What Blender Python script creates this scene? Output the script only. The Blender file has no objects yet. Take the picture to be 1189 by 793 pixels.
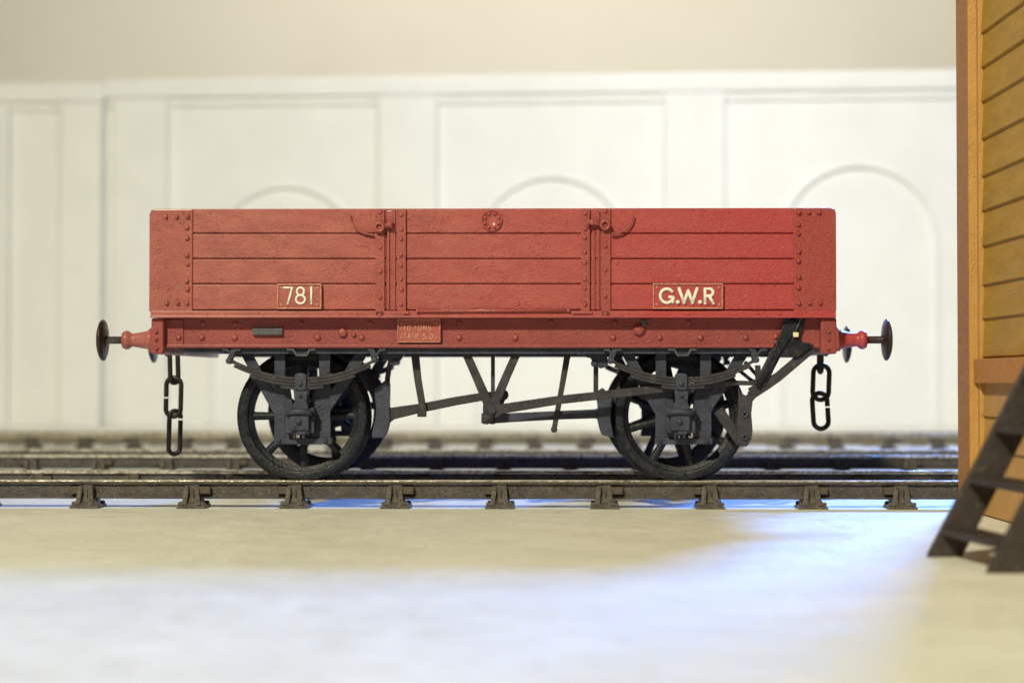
import bpy, math, random
from mathutils import Vector, Matrix
random.seed(7)
PI = math.pi
SC = bpy.context.scene
COL = SC.collection

# ------------------------------------------------------------------ camera model
F = 20.7            # distance (units) at which 100 photo pixels = 1 unit
CAMZ = 1.53
TILT = math.atan(43.5/2070)
YAW = math.radians(-1.0)     # wagon and tracks are turned very slightly
CAM = Vector((0, -F, CAMZ))
RW = Matrix.Rotation(YAW, 4, 'Z')
RWI = RW.inverted()

def ray(px, py):
    v = Vector(((px-594.5)/100.0, 20.7, (396.5-py)/100.0))
    c, s = math.cos(TILT), math.sin(TILT)
    return Vector((v.x, v.y*c - v.z*s, v.y*s + v.z*c))
def L(px, py, d):
    """point of the railway frame (x along rails, y = d away from the wagon's near side) seen at a photo pixel"""
    o = RWI @ CAM; r = RWI @ ray(px, py)
    t = (d - o.y)/r.y
    return o + r*t
def G(px, py, D):
    """world point at distance D in front of the camera"""
    r = ray(px, py); return CAM + r*(D/r.y)

# ------------------------------------------------------------------ materials
def new_mat(name):
    m = bpy.data.materials.new(name); m.use_nodes = True
    nt = m.node_tree; b = nt.nodes['Principled BSDF']
    return m, nt, b
def N(nt, t, **kw):
    n = nt.nodes.new(t)
    for k, v in kw.items():
        if k in n.inputs: n.inputs[k].default_value = v
        else: setattr(n, k, v)
    return n
def surf(name, c1, c2, rough=.5, scale=3, bump=.02, bscale=40, c3=None, metal=0, spec=.5, stretch=(1,1,1), pits=0, c3scale=14, c3lo=.58, c3hi=.7, rvar=.15, bdist=.02):
    m, nt, b = new_mat(name)
    tc = N(nt, 'ShaderNodeTexCoord'); mp = N(nt, 'ShaderNodeMapping'); mp.inputs['Scale'].default_value = stretch
    nt.links.new(tc.outputs['Object'], mp.inputs['Vector'])
    n1 = N(nt, 'ShaderNodeTexNoise', Scale=scale, Detail=6.0, Roughness=.65)
    nt.links.new(mp.outputs[0], n1.inputs['Vector'])
    r1 = N(nt, 'ShaderNodeValToRGB'); r1.color_ramp.elements[0].position = .35; r1.color_ramp.elements[1].position = .65
    r1.color_ramp.elements[0].color = (*c1, 1); r1.color_ramp.elements[1].color = (*c2, 1)
    nt.links.new(n1.outputs['Fac'], r1.inputs[0])
    out = r1.outputs[0]
    if c3:
        n3 = N(nt, 'ShaderNodeTexNoise', Scale=c3scale, Detail=8.0, Roughness=.75)
        nt.links.new(mp.outputs[0], n3.inputs['Vector'])
        mr = N(nt, 'ShaderNodeMapRange'); mr.inputs[1].default_value = c3lo; mr.inputs[2].default_value = c3hi
        nt.links.new(n3.outputs['Fac'], mr.inputs[0])
        mx = N(nt, 'ShaderNodeMix', data_type='RGBA'); mx.inputs[7].default_value = (*c3, 1)
        nt.links.new(mr.outputs[0], mx.inputs[0]); nt.links.new(out, mx.inputs[6]); out = mx.outputs[2]
    nt.links.new(out, b.inputs['Base Color'])
    nr = N(nt, 'ShaderNodeTexNoise', Scale=scale*4, Detail=4.0); nt.links.new(mp.outputs[0], nr.inputs['Vector'])
    rr = N(nt, 'ShaderNodeMapRange'); rr.inputs[3].default_value = max(0, rough-rvar); rr.inputs[4].default_value = min(1, rough+rvar)
    rr.inputs[1].default_value = .3; rr.inputs[2].default_value = .7
    nt.links.new(nr.outputs['Fac'], rr.inputs[0]); nt.links.new(rr.outputs[0], b.inputs['Roughness'])
    nb = N(nt, 'ShaderNodeTexNoise', Scale=bscale, Detail=5.0, Roughness=.6)
    nt.links.new(mp.outputs[0], nb.inputs['Vector'])
    h = nb.outputs['Fac']
    if pits:
        vo = N(nt, 'ShaderNodeTexVoronoi', Scale=bscale*.55); nt.links.new(mp.outputs[0], vo.inputs['Vector'])
        pr = N(nt, 'ShaderNodeMapRange'); pr.inputs[1].default_value = .0; pr.inputs[2].default_value = .28; pr.inputs[3].default_value = 1; pr.inputs[4].default_value = 0
        nt.links.new(vo.outputs['Distance'], pr.inputs[0])
        ms = N(nt, 'ShaderNodeTexNoise', Scale=2.2, Detail=2.0); nt.links.new(tc.outputs['Object'], ms.inputs['Vector'])
        mk = N(nt, 'ShaderNodeMapRange'); mk.inputs[1].default_value = .48; mk.inputs[2].default_value = .62
        nt.links.new(ms.outputs['Fac'], mk.inputs[0])
        mu = N(nt, 'ShaderNodeMath', operation='MULTIPLY'); nt.links.new(pr.outputs[0], mu.inputs[0]); nt.links.new(mk.outputs[0], mu.inputs[1])
        ml = N(nt, 'ShaderNodeMath', operation='MULTIPLY_ADD'); ml.inputs[1].default_value = pits
        nt.links.new(mu.outputs[0], ml.inputs[0]); nt.links.new(h, ml.inputs[2]); h = ml.outputs[0]
    bp = N(nt, 'ShaderNodeBump', Strength=1.0, Distance=bump); nt.links.new(h, bp.inputs['Height'])
    nt.links.new(bp.outputs[0], b.inputs['Normal'])
    b.inputs['Metallic'].default_value = metal; b.inputs['Specular IOR Level'].default_value = spec
    return m

M = {}
M['red'] = surf('red paint', (.40,.078,.056), (.47,.11,.066), .42, 1.6, .013, 34, c3=(.40,.19,.075), stretch=(1,1,3), pits=1.1, c3scale=11, c3lo=.6, c3hi=.82)
def graded_red(name='red body paint', ca=(.35,.088,.080), cb=(.49,.14,.12), cr=(.47,.045,.055)):  # base colour shifts to cr towards the right end, broken up by noise
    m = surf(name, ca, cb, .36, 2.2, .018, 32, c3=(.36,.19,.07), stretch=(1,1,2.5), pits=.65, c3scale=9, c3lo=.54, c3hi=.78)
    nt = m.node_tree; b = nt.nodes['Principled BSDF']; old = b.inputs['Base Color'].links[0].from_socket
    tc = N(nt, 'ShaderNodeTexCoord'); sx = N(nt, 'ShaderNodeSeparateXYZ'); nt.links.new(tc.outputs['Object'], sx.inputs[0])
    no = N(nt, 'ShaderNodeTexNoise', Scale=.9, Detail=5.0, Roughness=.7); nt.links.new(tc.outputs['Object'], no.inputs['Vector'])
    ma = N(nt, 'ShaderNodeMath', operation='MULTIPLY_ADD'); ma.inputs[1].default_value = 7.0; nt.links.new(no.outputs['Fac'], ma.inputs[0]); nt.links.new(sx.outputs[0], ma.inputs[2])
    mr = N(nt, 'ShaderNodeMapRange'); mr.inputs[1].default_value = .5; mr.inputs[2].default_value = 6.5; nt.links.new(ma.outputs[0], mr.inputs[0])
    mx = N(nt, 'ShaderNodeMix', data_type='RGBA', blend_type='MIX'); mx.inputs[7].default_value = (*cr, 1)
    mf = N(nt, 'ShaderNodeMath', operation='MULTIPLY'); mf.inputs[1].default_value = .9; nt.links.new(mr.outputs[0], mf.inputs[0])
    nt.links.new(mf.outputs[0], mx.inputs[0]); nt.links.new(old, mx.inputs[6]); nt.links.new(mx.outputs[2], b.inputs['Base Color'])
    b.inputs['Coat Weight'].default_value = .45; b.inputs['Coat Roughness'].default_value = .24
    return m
M['red'] = graded_red()
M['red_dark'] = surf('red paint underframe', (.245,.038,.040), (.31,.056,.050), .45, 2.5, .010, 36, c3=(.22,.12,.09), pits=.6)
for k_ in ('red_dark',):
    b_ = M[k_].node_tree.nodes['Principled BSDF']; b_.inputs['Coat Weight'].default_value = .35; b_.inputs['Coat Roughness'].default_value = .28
M['red_iron'] = graded_red('red painted ironwork', (.34,.080,.072), (.44,.115,.098), (.37,.048,.045))
M['redworn'] = surf('worn red edges', (.46,.12,.09), (.60,.30,.22), .42, 22, .012, 40, c3=(.42,.11,.08), c3scale=30)
M['iron'] = surf('dark grey iron paint', (.034,.040,.066), (.060,.067,.106), .36, 5, .010, 45, c3=(.10,.075,.06), c3scale=9)
M['wheel'] = surf('wheel black', (.006,.008,.014), (.017,.020,.032), .28, 6, .010, 40, c3=(.085,.06,.05), c3scale=12)
M['brake'] = surf('brown dusted iron', (.030,.029,.040), (.060,.054,.067), .55, 6, .014, 40, c3=(.13,.10,.085), c3scale=12)
M['chain'] = surf('blackened chain', (.018,.014,.013), (.035,.025,.02), .38, 9, .006, 50, metal=.5)
M['bufhead'] = surf('buffer steel', (.035,.025,.025), (.065,.04,.038), .32, 8, .005, 50, metal=.4)
M['steel'] = surf('buffer shank steel', (.10,.10,.105), (.16,.16,.165), .35, 20, .005, 60, metal=.6)
M['white'] = surf('white lettering paint', (.80,.78,.70), (.88,.86,.80), .5, 20, .006, 60, c3=(.66,.45,.36), c3scale=30, c3lo=.62, c3hi=.75)
M['pinkish'] = surf('rubbed raised lettering', (.50,.22,.16), (.62,.34,.26), .5, 20, .006, 60)
M['label'] = surf('grey label clip', (.06,.065,.08), (.09,.095,.115), .5, 10, .004, 60)
M['cream'] = surf('cream lever tip', (.72,.66,.38), (.8,.75,.5), .5, 10, .004, 60)
M['rail'] = surf('rusty rail side', (.048,.040,.042), (.095,.080,.078), .33, 9, .022, 36, c3=(.23,.19,.15), c3scale=22, c3lo=.54, c3hi=.73, stretch=(1,1,1))
M['railtop'] = surf('worn rail head', (.50,.45,.36), (.72,.66,.55), .28, 12, .006, 40, c3=(.20,.15,.11), c3scale=16, stretch=(.35,1,1), metal=.6, c3lo=.52, c3hi=.66)
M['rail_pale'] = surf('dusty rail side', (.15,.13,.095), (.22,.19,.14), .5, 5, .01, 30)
M['chair'] = surf('brown cast chair', (.062,.053,.050), (.145,.125,.112), .22, 14, .03, 30, c3=(.28,.24,.18), c3scale=30)
M['key'] = surf('wooden key', (.06,.046,.038), (.11,.085,.07), .5, 14, .012, 60)
M['ground'] = surf('painted baseboard', (.70,.69,.61), (.81,.80,.735), .55, 1.1, .03, 7, c3=(.58,.55,.49), c3scale=3.2, c3lo=.5, c3hi=.8, stretch=(.8,.9,1))
M['wallplaster'] = surf('white embossed card', (.80,.80,.79), (.85,.85,.84), .6, .6, .03, 6)
M['room'] = surf('cream room wall', (.78,.74,.65), (.82,.78,.69), .8, .07, .01, 4, c3=(.75,.70,.60), c3scale=.06, c3lo=.5, c3hi=.8)
M['ochre'] = surf('ochre planks', (.41,.225,.024), (.50,.285,.036), .55, 3, .012, 30, c3=(.26,.19,.085), c3scale=5, stretch=(1,.5,2), pits=.4)
M['orange'] = surf('orange ochre framing', (.47,.255,.065), (.54,.30,.085), .5, 4, .012, 34, c3=(.30,.14,.05), c3scale=18, c3lo=.6, c3hi=.72, pits=.7)
M['brownpost'] = surf('brown corner board', (.35,.140,.020), (.40,.165,.024), .5, 4, .010, 34)
M['waist'] = surf('orange brown waist rail', (.45,.18,.022), (.50,.21,.026), .5, 4, .010, 34)
M['stair'] = surf('dark brown stair', (.024,.018,.017), (.048,.036,.032), .5, 6, .014, 34, c3=(.15,.11,.09), c3scale=14)

for k_, v_ in (('wheel', .3), ('iron', .28), ('brake', .3)):
    M[k_].node_tree.nodes['Principled BSDF'].inputs['Specular IOR Level'].default_value = v_
# ground: a few dark specks and a worn yellowish wash
def ground_specks():
    nt = M['ground'].node_tree; b = nt.nodes['Principled BSDF']
    tc = nt.nodes.new('ShaderNodeTexCoord')
    vo = N(nt, 'ShaderNodeTexVoronoi', Scale=1.3); nt.links.new(tc.outputs['Object'], vo.inputs['Vector'])
    mr = N(nt, 'ShaderNodeMapRange'); mr.inputs[1].default_value = .022; mr.inputs[2].default_value = .045; mr.inputs[3].default_value = .75; mr.inputs[4].default_value = 0
    nt.links.new(vo.outputs['Distance'], mr.inputs[0])
    old = b.inputs['Base Color'].links[0].from_socket
    mx = N(nt, 'ShaderNodeMix', data_type='RGBA'); mx.inputs[7].default_value = (.22,.19,.16,1)
    nt.links.new(mr.outputs[0], mx.inputs[0]); nt.links.new(old, mx.inputs[6]); nt.links.new(mx.outputs[2], b.inputs['Base Color'])
ground_specks()

# ------------------------------------------------------------------ mesh builder
class MB:
    def __init__(s): s.v = []; s.f = []; s.sm = []
    def add(s, vs, fs, smooth=False):
        n = len(s.v); s.v += [Vector(v) for v in vs]
        s.f += [tuple(n+i for i in f) for f in fs]; s.sm += [smooth]*len(fs); return s
    def box(s, x0, y0, z0, x1, y1, z1):
        vs = [(x0,y0,z0),(x1,y0,z0),(x1,y1,z0),(x0,y1,z0),(x0,y0,z1),(x1,y0,z1),(x1,y1,z1),(x0,y1,z1)]
        return s.add(vs, [(0,3,2,1),(4,5,6,7),(0,1,5,4),(1,2,6,5),(2,3,7,6),(3,0,4,7)])
    def prism_xz(s, pts, d0, d1):
        """pts = (x,z) local, extruded from y=d0 to d1"""
        a = sum(pts[i][0]*pts[(i+1)%len(pts)][1]-pts[(i+1)%len(pts)][0]*pts[i][1] for i in range(len(pts)))
        if a < 0: pts = pts[::-1]
        n = len(pts)
        vs = [(x,d0,z) for x,z in pts]+[(x,d1,z) for x,z in pts]
        fs = [tuple(range(n)), tuple(range(2*n-1, n-1, -1))]
        for i in range(n):
            j = (i+1) % n; fs.append((i, i+n, j+n, j))
        return s.add(vs, fs)
    def pp(s, pts, d0, d1, dref=None):
        """prism from photo pixels, mapped on the plane d0"""
        q = [L(px, py, d0 if dref is None else dref) for px, py in pts]
        return s.prism_xz([(v.x, v.z) for v in q], d0, d1)
    def pb(s, x0, y0, x1, y1, d0, d1, dref=None):
        return s.pp([(x0,y0),(x1,y0),(x1,y1),(x0,y1)], d0, d1, dref)
    def strip(s, path, w, d0, d1, dref=None):
        """bar following a pixel path, w pixels wide"""
        lo, hi = [], []
        n = len(path)
        for i, (x, y) in enumerate(path):
            a = path[max(0, i-1)]; b = path[min(n-1, i+1)]
            dx, dy = b[0]-a[0], b[1]-a[1]; l = math.hypot(dx, dy); nx, ny = -dy/l, dx/l
            ww = (w[i] if isinstance(w, (list, tuple)) else w)/2
            lo.append((x-nx*ww, y-ny*ww)); hi.append((x+nx*ww, y+ny*ww))
        for i in range(n-1) if n > 2 else [0]:
            pass
        q = lo + hi[::-1]
        P3 = [L(px, py, d0 if dref is None else dref) for px, py in q]
        vs = [(v.x, d0, v.z) for v in P3]+[(v.x, d1, v.z) for v in P3]
        m = len(q); fs = []
        for i in range(n-1):
            a, b, c, e = i, i+1, m-2-i, m-1-i
            fs.append((a, b, c, e)); fs.append((e+m, c+m, b+m, a+m))
            fs.append((a, a+m, b+m, b)); fs.append((c, c+m, e+m, e))
        fs.append((0, m-1, 2*m-1, m)); fs.append((n-1, n-1+m, n+m, n))
        k = len(s.v); s.add(vs, fs)
        # orientation
        v0, v1, v2 = vs[fs[0][0]], vs[fs[0][1]], vs[fs[0][2]]
        nrm = (Vector(v1)-Vector(v0)).cross(Vector(v2)-Vector(v0))
        if nrm.y > 0:
            for i in range(len(s.f)-len(fs), len(s.f)): s.f[i] = s.f[i][::-1]
        return s
    def tube(s, path, r, seg=10, flat=None, cap=True, closed=False):
        """tube along 3-D path; flat=(axis vector, factor) squashes the section"""
        P = [Vector(p) for p in path]; n = len(P); rings = []
        up = None
        for i, p in enumerate(P):
            if closed: t = (P[(i+1)%n]-P[i-1]).normalized()
            else: t = (P[min(n-1,i+1)]-P[max(0,i-1)]).normalized()
            if up is None:
                ref = Vector((0,1,0)) if abs(t.y) < .9 else Vector((0,0,1))
            u = t.cross(ref).normalized(); w = t.cross(u).normalized()
            up = u
            rr = r[i] if isinstance(r, (list, tuple)) else r
            ring = []
            for k in range(seg):
                a = 2*PI*k/seg; v = u*math.cos(a)*rr + w*math.sin(a)*rr*(flat if flat else 1)
                ring.append(p+v)
            rings.append(ring)
        vs = [v for ring in rings for v in ring]; fs = []
        for i in range(n if closed else n-1):
            i2 = (i+1) % n
            for k in range(seg):
                k2 = (k+1) % seg
                fs.append((i*seg+k, i*seg+k2, i2*seg+k2, i2*seg+k))
        s.add(vs, fs, True)
        if cap and not closed:
            b = len(s.v)-len(vs)
            s.f.append(tuple(b+k for k in range(seg))[::-1]); s.sm.append(False)
            s.f.append(tuple(b+(n-1)*seg+k for k in range(seg))); s.sm.append(False)
        return s
    def lathe(s, prof, c, axis='Y', seg=48, closed=False, smooth=True):
        """prof = (r, h) along axis from centre c"""
        vs = []; fs = []; m = len(prof)
        for k in range(seg):
            a = 2*PI*k/seg; ca, sa = math.cos(a), math.sin(a)
            for r, h in prof:
                if axis == 'Y': vs.append((c[0]+r*ca, c[1]+h, c[2]+r*sa))
                elif axis == 'X': vs.append((c[0]+h, c[1]+r*ca, c[2]+r*sa))
                else: vs.append((c[0]+r*ca, c[1]+r*sa, c[2]+h))
        for k in range(seg):
            k2 = (k+1) % seg
            for i in range(m if closed else m-1):
                j = (i+1) % m
                fs.append((k*m+i, k*m+j, k2*m+j, k2*m+i))
        return s.add(vs, fs, smooth)
    def dome(s, c, r, h=None, seg=10):
        """rivet head bulging towards -y"""
        h = r*.8 if h is None else h
        prof = [(r*math.cos(a), -h*math.sin(a)) for a in [0, .35, .7, 1.1, 1.4]] + [(0, -h)]
        prof = [(r, .01)] + prof
        return s.lathe(prof, c, 'Y', seg)
    def rv(s, px, py, d, r=2.0, h=None):
        v = L(px, py, d); rr = r/100*random.uniform(1.18, 1.38); h = rr*1.2 if h is None else h
        return s.dome(v, rr, h)
    def build(s, name, mat, parent=None, off=(0,0,0), bevel=0, seg=2, mirror=None, jitter=0, label=None, auto=None, wn=False):
        vs = [v - Vector(off) for v in s.v]
        if jitter: vs = [v + Vector((random.uniform(-1,1), random.uniform(-1,1), random.uniform(-1,1)))*jitter for v in vs]
        fs = s.f
        if mirror is not None:
            vs = [Vector((v.x, mirror-v.y, v.z)) for v in vs]; fs = [f[::-1] for f in fs]
        me = bpy.data.meshes.new(name); me.from_pydata([tuple(v) for v in vs], [], fs)
        import bmesh
        bm = bmesh.new(); bm.from_mesh(me)
        bmesh.ops.recalc_face_normals(bm, faces=bm.faces); bm.to_mesh(me); bm.free()
        for p, sm in zip(me.polygons, s.sm): p.use_smooth = sm
        me.materials.append(mat)
        o = bpy.data.objects.new(name, me); COL.objects.link(o); o.parent = parent
        if bevel:
            b = o.modifiers.new('bevel', 'BEVEL'); b.width = bevel; b.segments = seg; b.limit_method = 'ANGLE'; b.angle_limit = math.radians(38)
            b.harden_normals = False
        if label: o['label'] = label
        return o

def empty(name, loc=(0,0,0), rz=0, label=None, cat=None, group=None, parent=None):
    o = bpy.data.objects.new(name, None); COL.objects.link(o); o.location = loc; o.rotation_euler = (0,0,rz)
    o.empty_display_size = .3; o.parent = parent
    if label: o['label'] = label
    if cat: o['category'] = cat
    if group: o['group'] = group
    return o
def tag(o, label=None, cat=None, group=None, kind=None):
    if label: o['label'] = label
    if cat: o['category'] = cat
    if group: o['group'] = group
    if kind: o['kind'] = kind
    return o

# ------------------------------------------------------------------ stroke lettering
def arc(cx, cy, rx, ry, a0, a1, n=12):
    return [(cx+rx*math.cos(math.radians(a0+(a1-a0)*i/n)), cy+ry*math.sin(math.radians(a0+(a1-a0)*i/n))) for i in range(n+1)]
GLY = {  # x 0..w, y 0..1 (up)
 '7': (.55, [[(0,.97),(.52,.97),(.46,.72),(.26,0)]]),
 '8': (.60, [arc(.3,.74,.22,.24,0,360,16), arc(.3,.26,.28,.26,0,360,16)]),
 '1': (.14, [[(.07,0),(.07,1)]]),
 '0': (.52, [arc(.26,.5,.24,.48,0,360,16)]),
 '5': (.5,  [[(.46,1),(.08,1),(.05,.58)]+arc(.22,.30,.25,.29,110,-130,10)]),
 'G': (1.0, [arc(.48,.5,.45,.47,40,325,16)+[(.90,.40),(.90,.46),(.62,.46)][0:0], [(.88,.08),(.90,.40),(.66,.42)]]),
 'W': (1.25,[[(0,1),(.33,.03),(.62,.85),(.9,.03),(1.22,1)]]),
 'R': (.68, [[(.06,0),(.06,.97),(.36,.97)]+arc(.36,.73,.24,.24,80,-80,8)+[(.36,.49),(.08,.47)], [(.34,.48),(.62,0)]]),
 'T': (.55, [[(0,.97),(.54,.97)],[(.27,.97),(.27,0)]]),
 'A': (.62, [[(0,0),(.31,1),(.62,0)],[(.12,.34),(.5,.34)]]),
 'E': (.5,  [[(.48,.98),(.05,.98),(.05,.02),(.48,.02)],[(.05,.52),(.4,.52)]]),
 'O': (.66, [arc(.33,.5,.31,.48,0,360,16)]),
 'N': (.6,  [[(.05,0),(.05,1),(.55,0),(.55,1)]]),
 'S': (.52, [arc(.26,.74,.21,.24,50,270,10)+arc(.26,.26,.23,.25,88,-140,10)]),
 '.': (.16, [[(.06,.06),(.1,.06)]]),
 ' ': (.3, []),
}
def letters(mb, text, px0, pyb, h, stroke, d, gap, xs=None, depth=.5):
    """text starting at pixel px0, baseline pyb, height h pixels"""
    x = px0
    for i, ch in enumerate(text):
        if xs: x = xs[i]
        w, strokes = GLY[ch]
        for st in strokes:
            closed = len(st) > 8 and math.hypot(st[0][0]-st[-1][0], st[0][1]-st[-1][1]) < .01
            pts = [L(x+a*h, pyb-b*h, d) for a, b in (st[:-1] if closed else st)]
            if ch == '.':
                v = L(x+.08*h, pyb-.08*h, d); mb.lathe([(0, -.018), (stroke*.006, -.016), (stroke*.0066, .01)], v, 'Y', 10); continue
            if closed or len(pts) > 6: mb.tube(pts, stroke/200, 8, flat=.9, closed=closed)
            else:
                for q in range(len(pts)-1): mb.tube([pts[q], pts[q+1]], stroke/200, 8, flat=.9)
            if not closed:
                for e in pts: mb.lathe([(stroke/200, .005), (stroke/200*.92, -stroke/200*.5), (stroke/200*.55, -stroke/200*.8), (0, -stroke/200*.9)], e, 'Y', 8)
        x += w*h + gap

# ================================================================== GOODS WAGON
W = 3.60
ORG = Vector((0, W/2, 0))
wagon = empty('goods_wagon', RW @ ORG, YAW, 'red four-plank open goods wagon with white raised 781 and GWR plates on the near track', 'railway wagon')
def islands(mb):
    par = list(range(len(mb.v)))
    def find(a):
        while par[a] != a: par[a] = par[par[a]]; a = par[a]
        return a
    for f in mb.f:
        r = find(f[0])
        for i in f[1:]: par[find(i)] = r
    groups = {}
    for f, sm in zip(mb.f, mb.sm): groups.setdefault(find(f[0]), []).append((f, sm))
    out = []
    for fs in groups.values():
        m = MB(); idx = {}
        for f, sm in fs:
            for i in f:
                if i not in idx: idx[i] = len(m.v); m.v.append(mb.v[i])
            m.f.append(tuple(idx[i] for i in f)); m.sm.append(sm)
        out.append(m)
    return out
def wb(mb, name, mat, parent=wagon, mirror=False, split=False, **kw):
    """link as wagon part; mirror adds the twin on the far side"""
    if split:
        return [wb(m, name, mat, parent, mirror, **kw) for m in islands(mb)]
    o = mb.build(name, mat, parent, off=ORG, **kw)
    if mirror:
        m2 = MB(); m2.v = [Vector((v.x, W-v.y, v.z)) for v in mb.v]; m2.f = [f[::-1] for f in mb.f]; m2.sm = mb.sm
        o2 = m2.build(name, mat, parent, off=ORG, **kw); return o, o2
    return o

XL = L(174, 300, 0).x; XR = L(970.5, 300, 0).x
def zz(py, d=0): return L(594, py, d).z
ZT = zz(242.5); ZB = zz(360.5)
# side boards (near + far twin)
groove = [243, 271, 300.4, 329.6, 360.3]
mb = MB()
secs = [(222, 437), (472, 675), (708, 922)]
def side_boards(x0, x1, mb, d=0.0):
    for i in range(4):
        a, b = groove[i], groove[i+1]
        mb.pb(x0, a+(.7 if i else 0), x1, b-.7, d, d+.05)
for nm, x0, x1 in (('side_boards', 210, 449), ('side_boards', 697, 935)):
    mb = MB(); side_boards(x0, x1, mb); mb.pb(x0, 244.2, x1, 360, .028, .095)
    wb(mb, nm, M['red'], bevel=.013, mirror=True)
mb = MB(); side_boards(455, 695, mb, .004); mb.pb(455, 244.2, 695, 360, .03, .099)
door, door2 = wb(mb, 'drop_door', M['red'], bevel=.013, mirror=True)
# filler edges of the side between door and boards
mb = MB(); mb.pb(448.5, 245.5, 455.5, 360, .012, .09); mb.pb(694.5, 245, 697.5, 360, .012, .09)
wb(mb, 'door_post', M['red'], mirror=True, split=True)
# ends
for s, (xa, xb) in enumerate(((XL, XL+.10), (XR-.10, XR))):
    mb = MB(); z = [ZB, zz(329.6), zz(300.4), zz(271), ZT]
    for i in range(4): mb.box(xa, .03, z[i]+.004, xb, W-.03, z[i+1]-.004)
    mb.box(xa+.02, .06, ZB, xb-.02, W-.06, ZT-.01)
    wb(mb, 'end_boards', M['red'], bevel=.012)
# corner plates: rounded upper outer corner
def corner_plate(xo, xi, d=-.022):
    s = 1 if xi > xo else -1
    zt, zb = zz(242.4, d), zz(361.5, d)
    pts = [(xi, zb), (xi, zt), (xo+s*.07, zt)]
    for k in range(1, 6):
        a = PI/2*k/6; pts.append((xo+s*.07-s*.07*math.sin(a), zt-.07+.07*math.cos(a)))
    pts += [(xo, zt-.07), (xo, zb)]
    m = MB(); m.prism_xz(pts, d, .035); return m
cl = corner_plate(L(173.2,300,-.02).x, L(223.5,300,-.02).x)
cr = corner_plate(L(971,300,-.02).x, L(921.5,300,-.02).x)
for _ in range(46): cl.rv(random.choice([181,181,180,186])+random.uniform(-3.5,4), random.uniform(255,352), -.021, random.uniform(.7,1.5), .007)
for _ in range(34): cr.rv(965+random.uniform(-3,3), random.uniform(268,352), -.021, random.uniform(.7,1.4), .007)
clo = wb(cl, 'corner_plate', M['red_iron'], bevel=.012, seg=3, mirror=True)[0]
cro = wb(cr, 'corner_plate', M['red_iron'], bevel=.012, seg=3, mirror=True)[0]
mb = MB()
for y in (252,264.5,276.5,296.5,306.8,326.5,336,352): mb.rv(217.3+random.uniform(-.4,.4), y, -.022, 2.3)
for x in (192.5,205,193.5,206.5): mb.rv(x, 252 if x in (192.5,205) else 352, -.022, 2.3)
wb(mb, 'rivet', M['red_iron'], parent=clo, split=True); mb = MB()
for y in (246.5,260.7,271,292,303,321,333.6,352): mb.rv(927.3+random.uniform(-.4,.4), y+.6, -.022, 2.3)
for x in (939,951,940,952.5): mb.rv(x, 247 if x in (939,951) else 352, -.022, 2.3)
wb(mb, 'rivet', M['red_iron'], parent=cro, split=True)
# top capping (thin iron strip) and curb rail
mb = MB(); mb.box(XL+.05, .012, ZT-.012, XR-.05, .085, ZT+.004)
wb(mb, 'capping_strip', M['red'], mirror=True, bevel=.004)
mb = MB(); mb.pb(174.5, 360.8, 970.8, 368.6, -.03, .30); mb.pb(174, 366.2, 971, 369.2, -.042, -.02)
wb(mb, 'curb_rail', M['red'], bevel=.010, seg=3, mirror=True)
mb = MB()
for x in (240,262,300,395,415,500,560,612,640,730,752,800,845,880,905,930):
    mb.rv(x, 364+random.uniform(-1,1), -.03, random.uniform(.8,1.6), .010)
wb(mb, 'bolt', M['red'], split=True)
# floor
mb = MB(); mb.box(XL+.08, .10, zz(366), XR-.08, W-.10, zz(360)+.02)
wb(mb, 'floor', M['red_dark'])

# straps
def strap(x0, x1, y0, y1, rivets, rx, d=-.030, top=True):
    m = MB(); m.pb(x0, y0, x1, y1, d, .03)
    for y in rivets: m.rv(rx+random.uniform(-.4,.4), y, d, 2.15, .022)
    return m
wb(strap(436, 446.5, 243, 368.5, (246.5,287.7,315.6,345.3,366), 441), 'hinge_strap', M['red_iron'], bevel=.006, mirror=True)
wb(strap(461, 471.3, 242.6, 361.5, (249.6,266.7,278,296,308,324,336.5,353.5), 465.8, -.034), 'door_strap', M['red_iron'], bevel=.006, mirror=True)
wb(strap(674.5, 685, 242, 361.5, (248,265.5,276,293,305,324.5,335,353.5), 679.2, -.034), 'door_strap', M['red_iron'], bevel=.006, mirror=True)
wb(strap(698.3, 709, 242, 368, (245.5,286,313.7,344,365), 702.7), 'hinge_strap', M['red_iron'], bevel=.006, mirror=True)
# narrow seams between straps
mb = MB(); mb.pb(449.3, 258, 452.2, 360, -.012, .02); mb.pb(454.6, 243.6, 459.2, 360, -.016, .02)
mb.pb(686.6, 270, 690.8, 360, -.014, .02); mb.pb(692.5, 243, 696.3, 360, -.010, .02)
wb(mb, 'door_edge_strip', M['red_iron'], bevel=.004, split=True)
mb = MB(); mb.pb(453.5, 361.2, 475, 365.2, -.055, .0); mb.pb(664, 361, 688, 364.6, -.055, .0)
mb.pb(450, 364.5, 470, 367, -.046, .0)
wb(mb, 'strap_foot', M['red'], bevel=.012, seg=3, split=True)

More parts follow.
